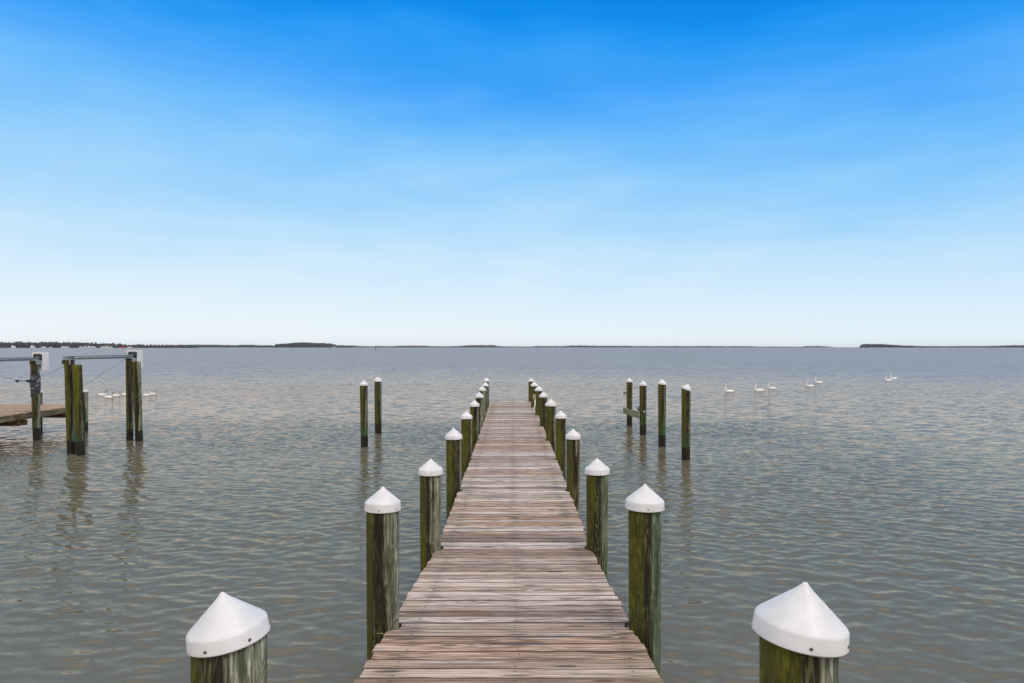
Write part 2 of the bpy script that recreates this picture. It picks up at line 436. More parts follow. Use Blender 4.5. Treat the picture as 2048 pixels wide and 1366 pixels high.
stops = [(690, (241, 249, 254)), (620, (224, 243, 254)), (540, (203, 233, 254)), (460, (178, 221, 254)), (370, (147, 207, 254)),
         (280, (113, 190, 254)), (195, (80, 172, 253)), (110, (42, 156, 247)), (40, (6, 142, 239)), (-40, (0, 131, 231))]
pts = [(row_el(y)/40.0, lin(c)) for y, c in stops]
cr = ramp.color_ramp
cr.elements[0].position, cr.elements[0].color = pts[0][0], pts[0][1] + (1,)
cr.elements[1].position, cr.elements[1].color = pts[-1][0], pts[-1][1] + (1,)
for p, c in pts[1:-1]:
    e = cr.elements.new(p); e.color = c + (1,)
def scale10(c):
    nd = t.n('ShaderNodeVectorMath', operation='SCALE'); t.t.links.new(c, nd.inputs[0]); nd.inputs['Scale'].default_value = 10.0
    return nd.outputs[0]
clear = t.mix(0.02, scale10(ramp.outputs[0]), sky.outputs[0])
# unseen white overcast, added overhead and behind the camera for neutral light
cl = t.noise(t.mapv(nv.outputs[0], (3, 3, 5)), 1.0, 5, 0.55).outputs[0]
fill_cloud = t.mix(t.rng(cl, 0.3, 0.7), (8.6, 8.5, 8.6), (12.5, 12.2, 12.0))
fill_cloud = t.mix(t.rng(dy, 0.15, 0.85), fill_cloud, (5.8, 6.1, 6.3))   # greyed ahead to even out the water's reflections
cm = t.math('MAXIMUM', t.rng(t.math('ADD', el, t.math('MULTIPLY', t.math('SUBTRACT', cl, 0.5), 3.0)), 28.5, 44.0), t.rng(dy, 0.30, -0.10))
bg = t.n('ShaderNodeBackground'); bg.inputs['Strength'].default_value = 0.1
t.t.links.new(t.mix(cm, clear, fill_cloud), bg.inputs['Color'])
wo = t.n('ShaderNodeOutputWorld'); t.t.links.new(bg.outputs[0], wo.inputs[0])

vs = scene.view_settings
vs.view_transform = 'Standard'; vs.look = 'None'; vs.exposure = 0.0; vs.gamma = 1.0
scene.cycles.max_bounces = 6
scene.cycles.use_denoising = True
scene.cycles.sample_clamp_indirect = 6.0

# -------------------------------------------------------------------- water
def axis(core0, core1, step, lo, hi, growth):
    a = list(np.arange(core0, core1 + 1e-6, step))
    s, x = step, core1
    while x < hi: s *= growth; x += s; a.append(x)
    s, x = step, core0
    pre = []
    while x > lo: s *= growth; x -= s; pre.append(x)
    return np.array(pre[::-1] + a)

def build_water():
    xs = axis(-15.0, 9.0, 0.040, -9500, 9500, 1.03)
    ys = axis(4.5, 27.5, 0.034, -60, 9500, 1.026)
    sx = np.gradient(xs); sy = np.gradient(ys)
    X, Y = np.meshgrid(xs, ys)
    S = np.maximum(sx[None, :]*0.7, sy[:, None])
    Z = np.zeros_like(X); DX = np.zeros_like(X); DY = np.zeros_like(X)
    N = 110
    lam = np.exp(rng.normal(math.log(0.26), 0.55, N)).clip(0.13, 1.7)
    ang = R(-97) + rng.normal(0, R(30), N)
    sl = 0.128*math.sqrt(2.0/N) * np.ones(N)
    ph = rng.uniform(0, 2*math.pi, N)
    # wave groups: a slow swelling and calming of the chop
    grp = 0.78 + 0.22*np.sin(0.31*X + 0.9*np.sin(0.17*Y))*np.sin(0.43*Y + 1.1*np.sin(0.21*X) + 1.0)
    for i in range(N):
        k = 2*math.pi/lam[i]
        wgt = np.clip((lam[i]/S - 3.0)/3.0, 0, 1)
        if wgt.max() <= 0: continue
        th = k*(math.cos(ang[i])*X + math.sin(ang[i])*Y) + ph[i]
        # warp phases a little so crests are short and uneven
        th = th + 0.9*np.sin(0.7*X/lam[i]**0.5 + 1.7*ph[i]) * 0.6
        a_ = wgt*(sl[i]/k); c_ = 0.85*a_*np.cos(th)
        Z += a_*np.sin(th); DX += c_*math.cos(ang[i]); DY += c_*math.sin(ang[i])
    Z *= grp; X = X + DX*grp; Y = Y + DY*grp
    me = bpy.data.meshes.new('water')
    ny, nx = X.shape
    co_ = np.stack([X, Y, Z], -1).reshape(-1, 3).astype(np.float32)
    idx = np.arange(ny*nx).reshape(ny, nx)
    q = np.stack([idx[:-1, :-1], idx[:-1, 1:], idx[1:, 1:], idx[1:, :-1]], -1).reshape(-1, 4).astype(np.int32)
    me.vertices.add(len(co_)); me.vertices.foreach_set('co', co_.ravel())
    me.loops.add(q.size); me.loops.foreach_set('vertex_index', q.ravel())
    me.polygons.add(len(q)); me.polygons.foreach_set('loop_start', np.arange(0, q.size, 4, dtype=np.int32))
    me.polygons.foreach_set('use_smooth', np.ones(len(q), dtype=bool))
    me.update(calc_edges=True)
    me.materials.append(mat_water())
    o = bpy.data.objects.new('water', me); COL.objects.link(o)
    tag(o, 'grey green rippled river water around the pier', None, None, 'structure')
build_water()

# --------------------------------------------------------------------- pier
def deck_z(y):
    """top of the walking surface"""
    base = HC - 2.385
    return base if y >= 8.0 else base + (8.0 - y)*0.0985

PD = [2.15, 5.15, 8.1, 11.35, 14.5, 17.5, 20.6, 23.9, 27.0, 30.0]
LEFT = [(459, 1182), (765.5, 973), (861.5, 917), (907.5, 855.7), (932.9, 821.5), (948.9, 799.7), (958.7, 783.8), (964.8, 772), (970.6, 763.6), (972.5, 754.8)]
RIGHT = [(1598, 1163), (1289.4, 967.6), (1194.5, 915.8), (1146.3, 857), (1121.7, 820.5), (1101.8, 797.5), (1086.8, 783), (1077.6, 771.3), (1068.6, 763), (1062.4, 755.2)]
CWL = [.252, .266, .290, .285, .252, .256, .257, .256, .265, .285]
CWR = [.272, .288, .292, .252, .250, .292, .262, .290, .290, .270]
ORD = ['nearest', 'second', 'third', 'fourth', 'fifth', 'sixth', 'seventh', 'eighth', 'ninth', 'last']

def pile_mesh(r_top, r_bot, h, lean, seed, flat=False):
    """round timber pile, water level at z=0, driven 1.2 m below it"""
    mb = MB(); seg = 36
    zs = list(np.linspace(-1.2, h, 26))
    vs_, fs_ = [], []
    for zi in zs:
        k = (zi + 1.2)/(h + 1.2)
        r0 = r_bot + (r_top - r_bot)*k
        for s_ in range(seg):
            an = 2*math.pi*s_/seg
            nz = mnoise.noise(Vector((math.cos(an)*1.6 + seed*3.1, math.sin(an)*1.6, zi*0.6)))
            n2 = mnoise.noise(Vector((math.cos(an)*5 + seed, math.sin(an)*5, zi*0.35)))
            r = r0*(1 + 0.035*nz + 0.018*n2)
            vs_.append((r*math.cos(an) + lean*max(zi, 0)/h, r*math.sin(an), zi))
    for i in range(len(zs)-1):
        for s_ in range(seg):
            s2 = (s_+1) % seg
            fs_.append((i*seg+s_, i*seg+s2, (i+1)*seg+s2, (i+1)*seg+s_))
    mb.add(vs_, fs_, 0, True)
    b = (len(zs)-1)*seg
    mb.f.append(tuple(b+s_ for s_ in range(seg))); mb.m.append(0); mb.smooth.append(False)
    return mb

def cap_profile(r, rim, cone):
    p = [(r*1.022, 0.0), (r*1.026, 0.004), (r*1.010, rim*0.25), (r*0.998, rim*0.93), (r*0.985, rim*1.02), (r*0.95, rim + cone*0.055)]
    for k in range(1, 7):
        q = k/7.0
        p.append((r*0.95*(1-q) + r*0.10*q, rim + cone*(0.055 + 0.835*q)))
    p += [(r*0.092, rim+cone*0.915), (r*0.070, rim+cone*0.955), (r*0.036, rim+cone*0.988), (r*0.0005, rim+cone)]
    inner = [(r*0.9, rim*0.98), (r*0.985, rim*0.6), (r*1.02, 0.003)]
    return inner + p

def piling(x, y, apex_z, cap_w, label, group, ratio=0.88, tilt=(0, 0), lean=0.0, rim=0.058, cone=0.118, screws=True, seed=0):
    root = empty('piling', (x - lean, y, 0), label, 'piling', group)
    r = cap_w/2.0
    r_t = r*ratio
    hgt = apex_z - cone - rim*0.35
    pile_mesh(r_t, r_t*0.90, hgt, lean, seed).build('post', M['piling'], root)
    mtx = Matrix.Translation((lean, 0, hgt - rim*0.65)) @ Matrix.Rotation(tilt[0], 4, 'Y') @ Matrix.Rotation(tilt[1], 4, 'X')
    mb = MB(); mb.lathe(cap_profile(r, rim, cone), 48, 0, mtx)
    c = mb.build('cap', M['cap'], root)
    if screws:
        for a in (-100, -38, 25, 145):
            sm = MB()
            an = R(a + seed*9 % 20)
            m2 = mtx @ Matrix.Translation((math.cos(an)*r*1.0, math.sin(an)*r*1.0, rim*0.36)) @ Matrix.Rotation(an, 4, 'Z') @ Matrix.Rotation(R(90), 4, 'Y')
            sm.lathe([(0.0052, -0.004), (0.0052, 0.0025), (0.004, 0.0035), (0.0002, 0.004)], 10, 0, m2)
            sm.build('screw', M['screw'], c)
    return root

pile_xy = []
for sgn, pts_, cws, side in ((-1, LEFT, CWL, 'left'), (1, RIGHT, CWR, 'right')):
    for i, ((px, py), cw) in enumerate(zip(pts_, cws)):
        d = PD[i] if i else (2.25 if sgn < 0 else 2.1)
        p = at(px, py, d)
        tilt = (random.uniform(-.02, .02), random.uniform(-.02, .02))
        cone = cw*0.43; rim = 0.060
        if i == 0:
            tilt = (-0.15, 0.02) if sgn < 0 else (0.12, 0.0)
            rim = 0.046 if sgn < 0 else 0.050; cone = cw*0.44
            lab = ('nearest piling on the left of the pier, grimy white cone cap tilted to the left' if sgn < 0 else
                   'nearest piling on the right of the pier, clean white cone cap overhanging a dark post')
        elif i == 9:
            lab = f'white capped green piling at the far end corner of the pier, {side} side'
        else:
            look = 'mossy green' if i < 4 else 'dark green'
            lab = f"{look} piling with white cone cap, {ORD[i]} from the near end, pier's {side} edge"
        piling(p.x, d, p.z, cw, lab, "white capped pilings along the pier's edges", ratio=(0.93 if sgn < 0 else 0.83) if i < 2 else 0.89,
               tilt=tilt, rim=rim, cone=cone, screws=i < 5, seed=i + (20 if sgn > 0 else 0))
        pile_xy.append((p.x, d, cw/2*0.9))

def build_deck(name, parent, mat, y0, y1, half, zfun, piles, x_c=lambda y: 0.0, pw=0.149, gap=0.009, along='Y', seed=1):
    """planks across the walkway; each is a separate closed slab in one mesh, notched round the piles"""
    rd = random.Random(seed)
    V, Fc, UV, RN = [], [], [], []
    y = y0
    th = 0.038
    while y < y1:
        w_ = pw + rd.uniform(-0.003, 0.003)
        rnd = (rd.random(), rd.random(), rd.random(), 1)
        dz0, dz1 = rd.uniform(-.0025, .0025), rd.uniform(-.0025, .0025)
        skew = rd.uniform(-.004, .004)
        L = half + rd.uniform(-.012, .014); Rr = half + rd.uniform(-.012, .014)
        near = [(qx, qy, qr) for qx, qy, qr in piles if abs(qy - (y + w_/2)) < w_/2 + qr + 0.05]
        rows = 9 if near else 2
        sec = []
        for k in range(rows):
            vv = w_*k/(rows-1)
            yy = y + vv
            xc = x_c(yy)
            xl, xr = xc - L, xc + Rr
            for qx, qy, qr in near:
                rr = qr + 0.022
                # wobbly hand cut notch
                h_ = rr - abs(yy - qy)
                if h_ > 0:
                    ch = math.sqrt(max(rr*rr - (yy-qy)**2, 0))
                    if qx < 0: xl = max(xl, qx + ch)
                    else: xr = min(xr, qx - ch)
            sec.append((vv, yy, xl, xr))
        b = len(V)
        nseg = 7
        for (vv, yy, xl, xr) in sec:
            for q in range(nseg+1):
                f = q/nseg
                xx = xl + (xr-xl)*f
                z = zfun(yy) + dz0*(1-f) + dz1*f - 0.0028*(1 - abs(2*vv/w_ - 1))*0.6
                V.append((xx, yy + skew*(f-.5), z)); UV.append((xx, vv))
            for q in range(nseg+1):
                f = q/nseg
                xx = xl + (xr-xl)*f
                V.append((xx, yy + skew*(f-.5), zfun(yy) - th)); UV.append((xx, vv))
        st = 2*(nseg+1)
        n0 = len(Fc)
        for k in range(rows-1):
            a, c = b + k*st, b + (k+1)*st
            for q in range(nseg):
                Fc.append((a+q, a+q+1, c+q+1, c+q))
                Fc.append((a+nseg+1+q, c+nseg+1+q, c+nseg+2+q, a+nseg+2+q))
            Fc.append((a, c, c+nseg+1, a+nseg+1))
            Fc.append((a+nseg, a+2*nseg+1, c+2*nseg+1, c+nseg))
        a = b; c = b + (rows-1)*st
        for q in range(nseg):
            Fc.append((a+q, a+nseg+1+q, a+nseg+2+q, a+q+1))
            Fc.append((c+q, c+q+1, c+nseg+2+q, c+nseg+1+q))
        RN += [rnd]*(len(Fc) - n0)
        y += w_ + gap*rd.choice((0.35, 0.5, 0.6, 0.8, 1.0, 1.0, 1.7))
    me = bpy.data.meshes.new(name)
    me.from_pydata(V, [], Fc)
    uvl = me.uv_layers.new(name='plank')
    li = np.empty(len(me.loops), dtype=np.int32); me.loops.foreach_get('vertex_index', li)
    uvl.data.foreach_set('uv', np.array(UV, dtype=np.float32)[li].ravel())
    ca = me.color_attributes.new('plank_rnd', 'FLOAT_COLOR', 'CORNER')
    ca.data.foreach_set('color', np.repeat(np.array(RN, dtype=np.float32), 4, axis=0).ravel())
    me.materials.append(mat); me.update()
    o = bpy.data.objects.new(name, me); COL.objects.link(o); o.parent = parent
    return o

pier = empty('pier', (0, 0, 0), 'long narrow wooden pier of weathered cross planks running out over the water', 'pier')
def pier_xc(y):
    return float(np.interp(y, [-3, 4, 6, 9, 15, 22, 30], [-.03, -.022, 0.0, .025, .035, .02, -.05]))
build_deck('deck', pier, M['deck'], -2.6, 30.15, 0.915, deck_z, pile_xy, pier_xc)
for sx in (-0.70, 0.0, 0.70):
    mb = MB()
    ys_ = [-2.6, 8.0, 30.1]
    for a, b in zip(ys_[:-1], ys_[1:]):
        za, zb = deck_z(a) - 0.041, deck_z(b) - 0.041
        x0, x1 = sx-0.022, sx+0.022
        vs_ = [(x0,a,za-.2),(x1,a,za-.2),(x1,b,zb-.2),(x0,b,zb-.2),(x0,a,za),(x1,a,za),(x1,b,zb),(x0,b,zb)]
        mb.add(vs_, [(0,3,2,1),(4,5,6,7),(0,1,5,4),(1,2,6,5),(2,3,7,6),(3,0,4,7)])
    mb.build('stringer', M['lumber'], pier)
for d in PD:
    for off in (-0.165, 0.165):
        zt = deck_z(d + off) - 0.245
        mb = MB(); mb.box((-1.04, d+off-0.028, zt-0.2), (1.04, d+off+0.028, zt), bev=0.004)
        mb.build('cross_beam', M['brown'], pier)

# white fittings on the right hand pilings near the end of the pier
hp = empty('hose_pipe', (0, 0, 0), 'bent white pipe with tan tap fixed to piling near the pier end', 'pipe')
b0 = at(1068.5, 796, 23.55)
mb = MB(); mb.tube([b0 + Vector((0.02, 0, -.02)), b0 + Vector((0.03, -.01, -.22)), b0 + Vector((0.0, -.02, -.36)), b0 + Vector((-.055, -.02, -.46))], 0.024, 10)
mb.build('pipe', M['pvc'], hp)
mb = MB(); mb.box(b0 + Vector((-.045, -.045, -.03)), b0 + Vector((.055, .045, .12)), bev=0.012)
mb.tube([b0 + Vector((.005, -.04, .05)), b0 + Vector((.005, -.09, .045)), b0 + Vector((.005, -.1, .0))], 0.016, 8)
mb.build('tap', mat_simple('tan_brass', (0.42, 0.36, 0.25), 0.2, 20, 0.5), hp)
dp = empty('drain_pipe', (0, 0, 0), 'pale upright pipe strapped beside the sixth right hand piling', 'pipe')
mb = MB(); a_ = at(1093.5, 828, 18.0)
mb.tube([a_, a_ + Vector((.02, 0, -.3)), a_ + Vector((.055, 0, -.62)), a_ + Vector((.06, 0, -1.3))], 0.03, 10)
mb.build('pipe', M['pvc'], dp)
mb = MB(); mb.lathe([(0.040, -0.02), (0.040, 0.02)], 12, 0, Matrix.Translation(a_ + Vector((.01, 0, -.2)))); mb.build('strap', M['darkmetal'], dp)
# dry sprig growing from the near left piling joint
sp = MB(); s0 = at(766, 1266.5, 4.98)
sp.tube([s0 + Vector((.02, 0, -.012)), s0 + Vector((-.01, -.01, .004)), s0 + Vector((-.045, -.02, .006))], [0.006, 0.005, 0.002], 6)
tag(sp.build('weed_sprig', M['sprig']), 'small dry sprig sticking out beside the second left piling', 'weed')

# ----------------------------------------------- free standing mooring piles
def free_pile(px, py_water, py_apex, cw, label, group, px_top=None, tilt=(0, 0), seed=0, **kw):
    d = dist_at_water(py_water)
    base = at(px, py_water, d)
    top = at(px_top if px_top else px, py_apex, d)
    return piling(top.x, d, top.z, cw, label, group, lean=top.x - base.x, tilt=tilt, seed=seed, screws=False, **kw)

GM = 'free standing white capped mooring piles'
free_pile(729, 893.5, 760, 0.280, 'free standing white capped mooring pile left of the pier, the nearer of the pair', GM, 727.5, seed=41)
free_pile(756.5, 866.5, 753.5, 0.300, 'free standing white capped mooring pile left of the pier, the farther of the pair', GM, 756, seed=42)
pA = free_pile(1259, 852.5, 755.5, 0.270, 'farthest free pile right of the pier, with a small bracket and a crossboard', GM, 1259, seed=43)
pB = free_pile(1286, 869, 761.5, 0.290, 'mossy free pile holding the right end of the low crossboard', GM, 1286, seed=44)
free_pile(1324, 892, 758, 0.290, 'free pile right of the pier with slightly tilted white cap and green band', GM, 1324, tilt=(0.09, 0), seed=45)
free_pile(1371.5, 919.5, 767, 0.272, 'nearest and thickest free pile at right, its white cap sliding askew', GM, 1372, tilt=(0.36, 0.05), seed=46, ratio=0.92)

cb = empty('crossboard', (0, 0, 0), 'low weathered board bolted between the two farthest free piles at right', 'board')
dA, dB = dist_at_water(852.5), dist_at_water(869)
q0 = at(1250.5, 821, dA + 0.25); q1 = at(1286, 830.5, dB - 0.1)
xl = pA.location.x - 0.185
mb = MB()
vs_ = []
for (yy, zz, xx) in ((dA + 0.30, q0.z, xl), (dB - 0.14, q1.z, pB.location.x - 0.165)):
    for (ox, oz) in ((-.025, -.115), (.025, -.115), (.025, .115), (-.025, .115)):
        vs_.append((xx + ox, yy, zz + oz))
mb.add(vs_, [(0,1,2,3),(7,6,5,4),(0,4,5,1),(1,5,6,2),(2,6,7,3),(3,7,4,0)])
mb.build('board', mat_lumber('pale_lumber', (0.17, 0.16, 0.09), (0.31, 0.29, 0.18)), cb)
for yy, zz, xx in ((dA, q0.z, xl), (dB, q1.z, pB.location.x - 0.165)):
    mb = MB(); mb.tube([(xx-.05, yy, zz), (xx+.33, yy, zz)], 0.02, 8); mb.build('bolt', M['greybeam'], cb)
br = MB(); b_ = at(1251, 786.5, dA)
br.box(b_ + Vector((-.06, -.05, -.055)), b_ + Vector((.07, .05, .055)), bev=0.008)
br.box(b_ + Vector((-.075, -.06, -.075)), b_ + Vector((-.045, .06, .075)), bev=0.006)
tag(br.build('bracket', mat_lumber('grey_lumber', (0.2, 0.16, 0.14), (0.34, 0.28, 0.25))), 'small wooden bracket on the left side of the farthest free pile', 'bracket')
bl = MB(); b_ = at(1288.3, 823.5, dB - 0.125)
bl.lathe([(0.030, 0.03), (0.030, -0.01), (0.016, -0.025), (0.0005, -0.026)], 12, 0, Matrix.Translation(b_) @ Matrix.Rotation(R(-90), 4, 'X'))
tag(bl.build('bolt_head', M['pvc']), 'pale round bolt head on the front of the mossy crossboard pile', 'bolt')
kn = MB(); b_ = at(1280.5, 819, dB - 0.02)
kn.box(b_ + Vector((-.06, -.06, -.07)), b_ + Vector((.06, .06, .06)), bev=0.02, mtx=None)
kn.tube([b_ + Vector((-.05, 0, -.02)), b_ + Vector((-.11, 0, .02)), b_ + Vector((-.06, 0, .09)), b_ + Vector((.03, 0, .10))], 0.02, 8)
tag(kn.build('mooring_cleat', M['darkmetal']), 'dark mooring cleat on the pile just above the crossboard', 'cleat')

# ------------------------------------------------------ boat lift at the left
def plain_pile(pxt, pyt, pxb, pyb, r, label, group, seed=0, d=None, r_bot=None):
    d = d or dist_at_water(pyb)
    top = at(pxt, pyt, d); base = at(pxb, pyb, d)
    root = empty('piling', (base.x, d, 0), label, 'piling', group)
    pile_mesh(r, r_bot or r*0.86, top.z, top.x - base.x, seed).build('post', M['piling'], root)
    root['_top'] = (top.x, d, top.z)
    return root
GL = 'uncapped pilings of the boat lift'
a1 = plain_pile(138.5, 719.5, 143, 907.5, 0.128, 'uncapped lift piling under the near end of the right lift beam', GL, 61)
a2 = plain_pile(154, 729.5, 162, 909.5, 0.131, 'shorter uncapped piling leaning beside the near end of the right lift beam', GL, 62)
a3 = plain_pile(259.5, 717.5, 260, 880.5, 0.122, 'uncapped lift piling under the far motor end of the right lift beam', GL, 63)
a4 = plain_pile(273, 723, 278.5, 882.0, 0.132, 'rightmost lift piling, standing in front of the small white motor box', GL, 64, d=23.25)
p5 = plain_pile(69.5, 721.5, 74, 880.5, 0.128, 'lift piling wrapped in dark plastic beside the brown neighbouring dock', GL, 65)
# plastic wrap round p5
mb = MB()
wr = p5
tx, ty, tz = wr['_top']
d5 = ty
zt, zb = at(0, 747, d5).z, at(0, 788, d5).z
segs = 28; rings = 22
vs_, fs_ = [], []
for i in range(rings):
    k = i/(rings-1); zz = zb + (zt-zb)*k
    cx = (tx - wr.location.x)*zz/tz
    for s_ in range(segs):
        an = 2*math.pi*s_/segs
        r = 0.140 + 0.022*mnoise.noise(Vector((math.cos(an)*2, math.sin(an)*2, zz*7))) + (0.010 if 0.15 < k < 0.9 else 0)
        droop = 0.05*mnoise.noise(Vector((math.cos(an)*1.3, math.sin(an)*1.3, 9))) if i == 0 else 0
        vs_.append((cx + r*math.cos(an), r*math.sin(an), zz + droop - (0.10*max(0, -math.cos(an)) if i == 0 else 0)))
for i in range(rings-1):
    for s_ in range(segs):
        s2 = (s_+1) % segs
        fs_.append((i*segs+s_, i*segs+s2, (i+1)*segs+s2, (i+1)*segs+s_))
mb.add(vs_, fs_, 0, True)
wo_ = mb.build('wrap', M['wrap'], wr)
streak_m = mat_simple('pale_streak', (0.38, 0.40, 0.44), 0.2, 9, 0.6)  # thin pale streaks laid over the dark wrap
rd = random.Random(3)
for k in range(9):
    zc = zb + (zt-zb)*rd.uniform(.08, .92); a0 = rd.uniform(-2.9, -0.4); ln = rd.uniform(.25, .7); sl = rd.uniform(-.12, .12)
    pts_ = []
    for q in range(6):
        an = a0 + ln*q/5; cx = (tx - wr.location.x)*zc/tz
        pts_.append((cx + 0.171*math.cos(an), 0.171*math.sin(an), zc + sl*(q/5-.5)))
    streak_mb = MB(); streak_mb.tube(pts_, 0.010, 6); streak_mb.build('wrap_streak', streak_m, wo_)

def lift_beam(x0, y0, x1, y1, zb, label, h=0.115, w=0.11):
    root = empty('lift_beam', (x1, y1, zb), label, 'boat lift beam', 'boat lift beams')
    v = Vector((x0 - x1, y0 - y1, 0)); L = v.length; an = math.atan2(v.y, v.x)
    m = Matrix.Rotation(an, 4, 'Z')
    mb = MB()  # I section along local +x
    tf = 0.018
    mb.box((-.22, -w/2, 0), (L+.12, w/2, tf), mtx=m)
    mb.box((-.22, -w/2, h-tf), (L+.12, w/2, h), mtx=m)
    mb.box((-.22, -.012, tf), (L+.12, .012, h-tf), mtx=m)
    mb.box((L+.12, -w/2, 0), (L+.13, w/2, h), mtx=m)
    mb.build('beam', M['greybeam'], root)
    for xx in (0.0, L-0.02):
        mb = MB(); mb.box((xx-.13, -.11, -.012), (xx+.13, .11, -.001), mtx=m); mb.box((xx-.13, -.12, -.14), (xx+.13, -.111, -.001), mtx=m); mb.box((xx-.13, .111, -.14), (xx+.13, .12, -.001), mtx=m)
        mb.build('mounting_plate', M['greybeam'], root)
    mb = MB(); mb.tube([m @ Vector((0.25, .09, h*.5)), m @ Vector((L-.15, .09, h*.5))], 0.028, 10)
    mb.build('winding_shaft', M['greybeam'], root)
    # motor housing at the far end: a white shell, open towards the viewer
    hz0, hz1 = -0.36, 0.275
    hx0, hx1 = -.50, -.20       # local x: negative is away from the viewer
    mb = MB(); tsh = 0.02
    y0_, y1_ = -.27, .10
    mb.box((hx0, y0_, hz0), (hx0+tsh, y1_, hz1), mtx=m, bev=.008)
    mb.box((hx0+tsh, y0_, hz0), (hx1, y0_+tsh, hz1), mtx=m, bev=.008)
    mb.box((hx0+tsh, y1_-tsh, hz0), (hx1, y1_, hz1), mtx=m, bev=.008)
    mb.box((hx0+tsh, y0_+tsh, hz1-tsh), (hx1, y1_-tsh, hz1), mtx=m, bev=.008)
    mb.box((hx0+tsh, y0_+tsh, hz0), (hx1, y1_-tsh, hz0+tsh), mtx=m, bev=.008)
    # front lip
    mb.box((hx1, y0_, hz0), (hx1+.012, y0_+.05, hz1), mtx=m, bev=.004)
    mb.box((hx1, y1_-.06, hz0), (hx1+.012, y1_, hz1), mtx=m, bev=.004)
    mb.box((hx1, y0_+.05, hz1-.055), (hx1+.012, y1_-.06, hz1), mtx=m, bev=.004)
    mb.box((hx1, y0_+.05, hz0), (hx1+.012, y1_-.06, hz0+.06), mtx=m, bev=.004)
    hs = mb.build('motor_housing', M['housing'], root)
    mb = MB(); mb.box((-.46, -.09, -.29), (-.34, .03, .06), mtx=m, bev=.02)
    mb.lathe([(.05, 0), (.05, .10), (.03, .12)], 18, 0, m @ Matrix.Translation((-.35, -.03, -.22)) @ Matrix.Rotation(R(90), 4, 'Y'))
    mb.build('gear_motor', M['darkmetal'], hs)
    for yy in (-.17, .075):
        mb = MB(); mb.box((-.195, yy-.016, -.02), (-.12, yy+.016, .205), mtx=m, bev=.004); mb.build('bracket', M['darkmetal'], root)
    return root
b1 = Vector(a1['_top']); b3 = Vector(a3['_top'])
lift_beam(b1.x - 0.02, b1.y - 0.02, b3.x + .05, b3.y, (b1.z + b3.z)/2 + 0.012, 'right lift beam of grey steel across two pilings, small white motor box at far end')
b5 = Vector(p5['_top'])
lift_beam(b5.x - 0.14, b5.y - 3.1, b5.x + .03, b5.y, b5.z + 0.012, 'left lift beam of grey steel, tall white motor box above the wrapped piling')
pn = empty('piling', (b5.x - 0.16, b5.y - 3.1, 0), 'uncapped lift piling under the near end of the left lift beam, outside the view', 'piling', GL)
pile_mesh(.128, .115, b5.z - 0.0, 0, 77).build('post', M['piling'], pn)

def wire(name, pts_, rad, label, mat='cable'):
    mb = MB(); mb.tube(pts_, rad, 6); return tag(mb.build(name, M[mat]), label, 'cable', 'cables of the boat lift')
def sag(p, q, s, n=10):
    return [p.lerp(q, k/n) - Vector((0, 0, s*4*(k/n)*(1-k/n))) for k in range(n+1)]
wire('cable', sag(at(250, 717.5, 23.4), at(166, 772, 24.6), .015), 0.0055, 'thin grey cable slanting down from the right motor box to the capped dock piling')
wire('cable', sag(at(131, 732.5, 20.6), at(80, 752, 23.2), .015), 0.0055, 'thin grey cable slanting from the wrapped piling up to the near right lift piling')
wire('cable', sag(at(-30, 739, 22.5), at(33, 762, 23.0), .015), 0.0055, 'thin grey cable slanting down from the left to the dark hanging chain')
ch = empty('chain', (0, 0, 0), 'short dark chain with two knobs stretched left of the wrapped piling', 'chain')
c0, c1 = at(33, 762, 23.0), at(62, 762, 23.35)
n = 13
mb = MB()
for k in range(n):
    c = c0.lerp(c1, (k+.5)/n); dr = (c1-c0).normalized(); up = Vector((0,0,1)) if k % 2 else dr.cross(Vector((0,0,1)))
    mb.tube([c + dr*.024*math.cos(a) + up*.012*math.sin(a) for a in np.linspace(0, 2*math.pi, 9)], 0.0065, 5, cap=False)
mb.build('links', M['darkmetal'], ch)
for f in (0.06, 0.78):
    mb = MB(); mb.lathe([(0.001, -.05), (.03, -.04), (.062, .005), (.064, .022), (.05, .035), (.02, .04), (.001, .042)], 14, 0, Matrix.Translation(c0.lerp(c1, f)))
    mb.build('knob', M['darkmetal'], ch)

# --------------------------------------------------- neighbouring dock at left
nd = empty('neighbour_dock', (-17, 24, 0), 'brown wooden dock of the neighbour at the far left, standing low over the water', 'dock')
NX1, NY1, NZ = -16.69, 26.6, HC - 2.25
def flat(z): return lambda y: z
dk = build_deck('deck', nd, M['deck2'], -0.0, 9.0, 2.0, flat(0.0), [], pw=0.14, gap=0.005, seed=5)
dk.location = (NX1 - 2.0 + 17, NY1 - 9.0 - 24, NZ)
for xx in (NX1-0.035, NX1-1.35, NX1-2.65, NX1-3.95):
    mb = MB(); mb.box((xx-.02+17, NY1-9-24, NZ-.041-.19), (xx+.02+17, NY1-.03-24, NZ-.041), bev=.004); mb.build('rim_joist', M['lumber'], nd)
for yy in (NY1-.6, NY1-3.35, NY1-6.1):
    for o_ in (-.16, .16):
        mb = MB(); mb.box((NX1-4.0+17, yy+o_-.025-24, NZ-.235-.19), (NX1+.06+17, yy+o_+.025-24, NZ-.235), bev=.004); mb.build('cross_beam', M['brown'], nd)
for (cx_, yy) in ((NX1-.02, 23.05),):
    mb = MB(); mb.box((cx_+.004+17, yy-.09-24, NZ-.22), (cx_+.045+17, yy+.09-24, NZ-.05), bev=.004); mb.build('block', M['brown'], nd)

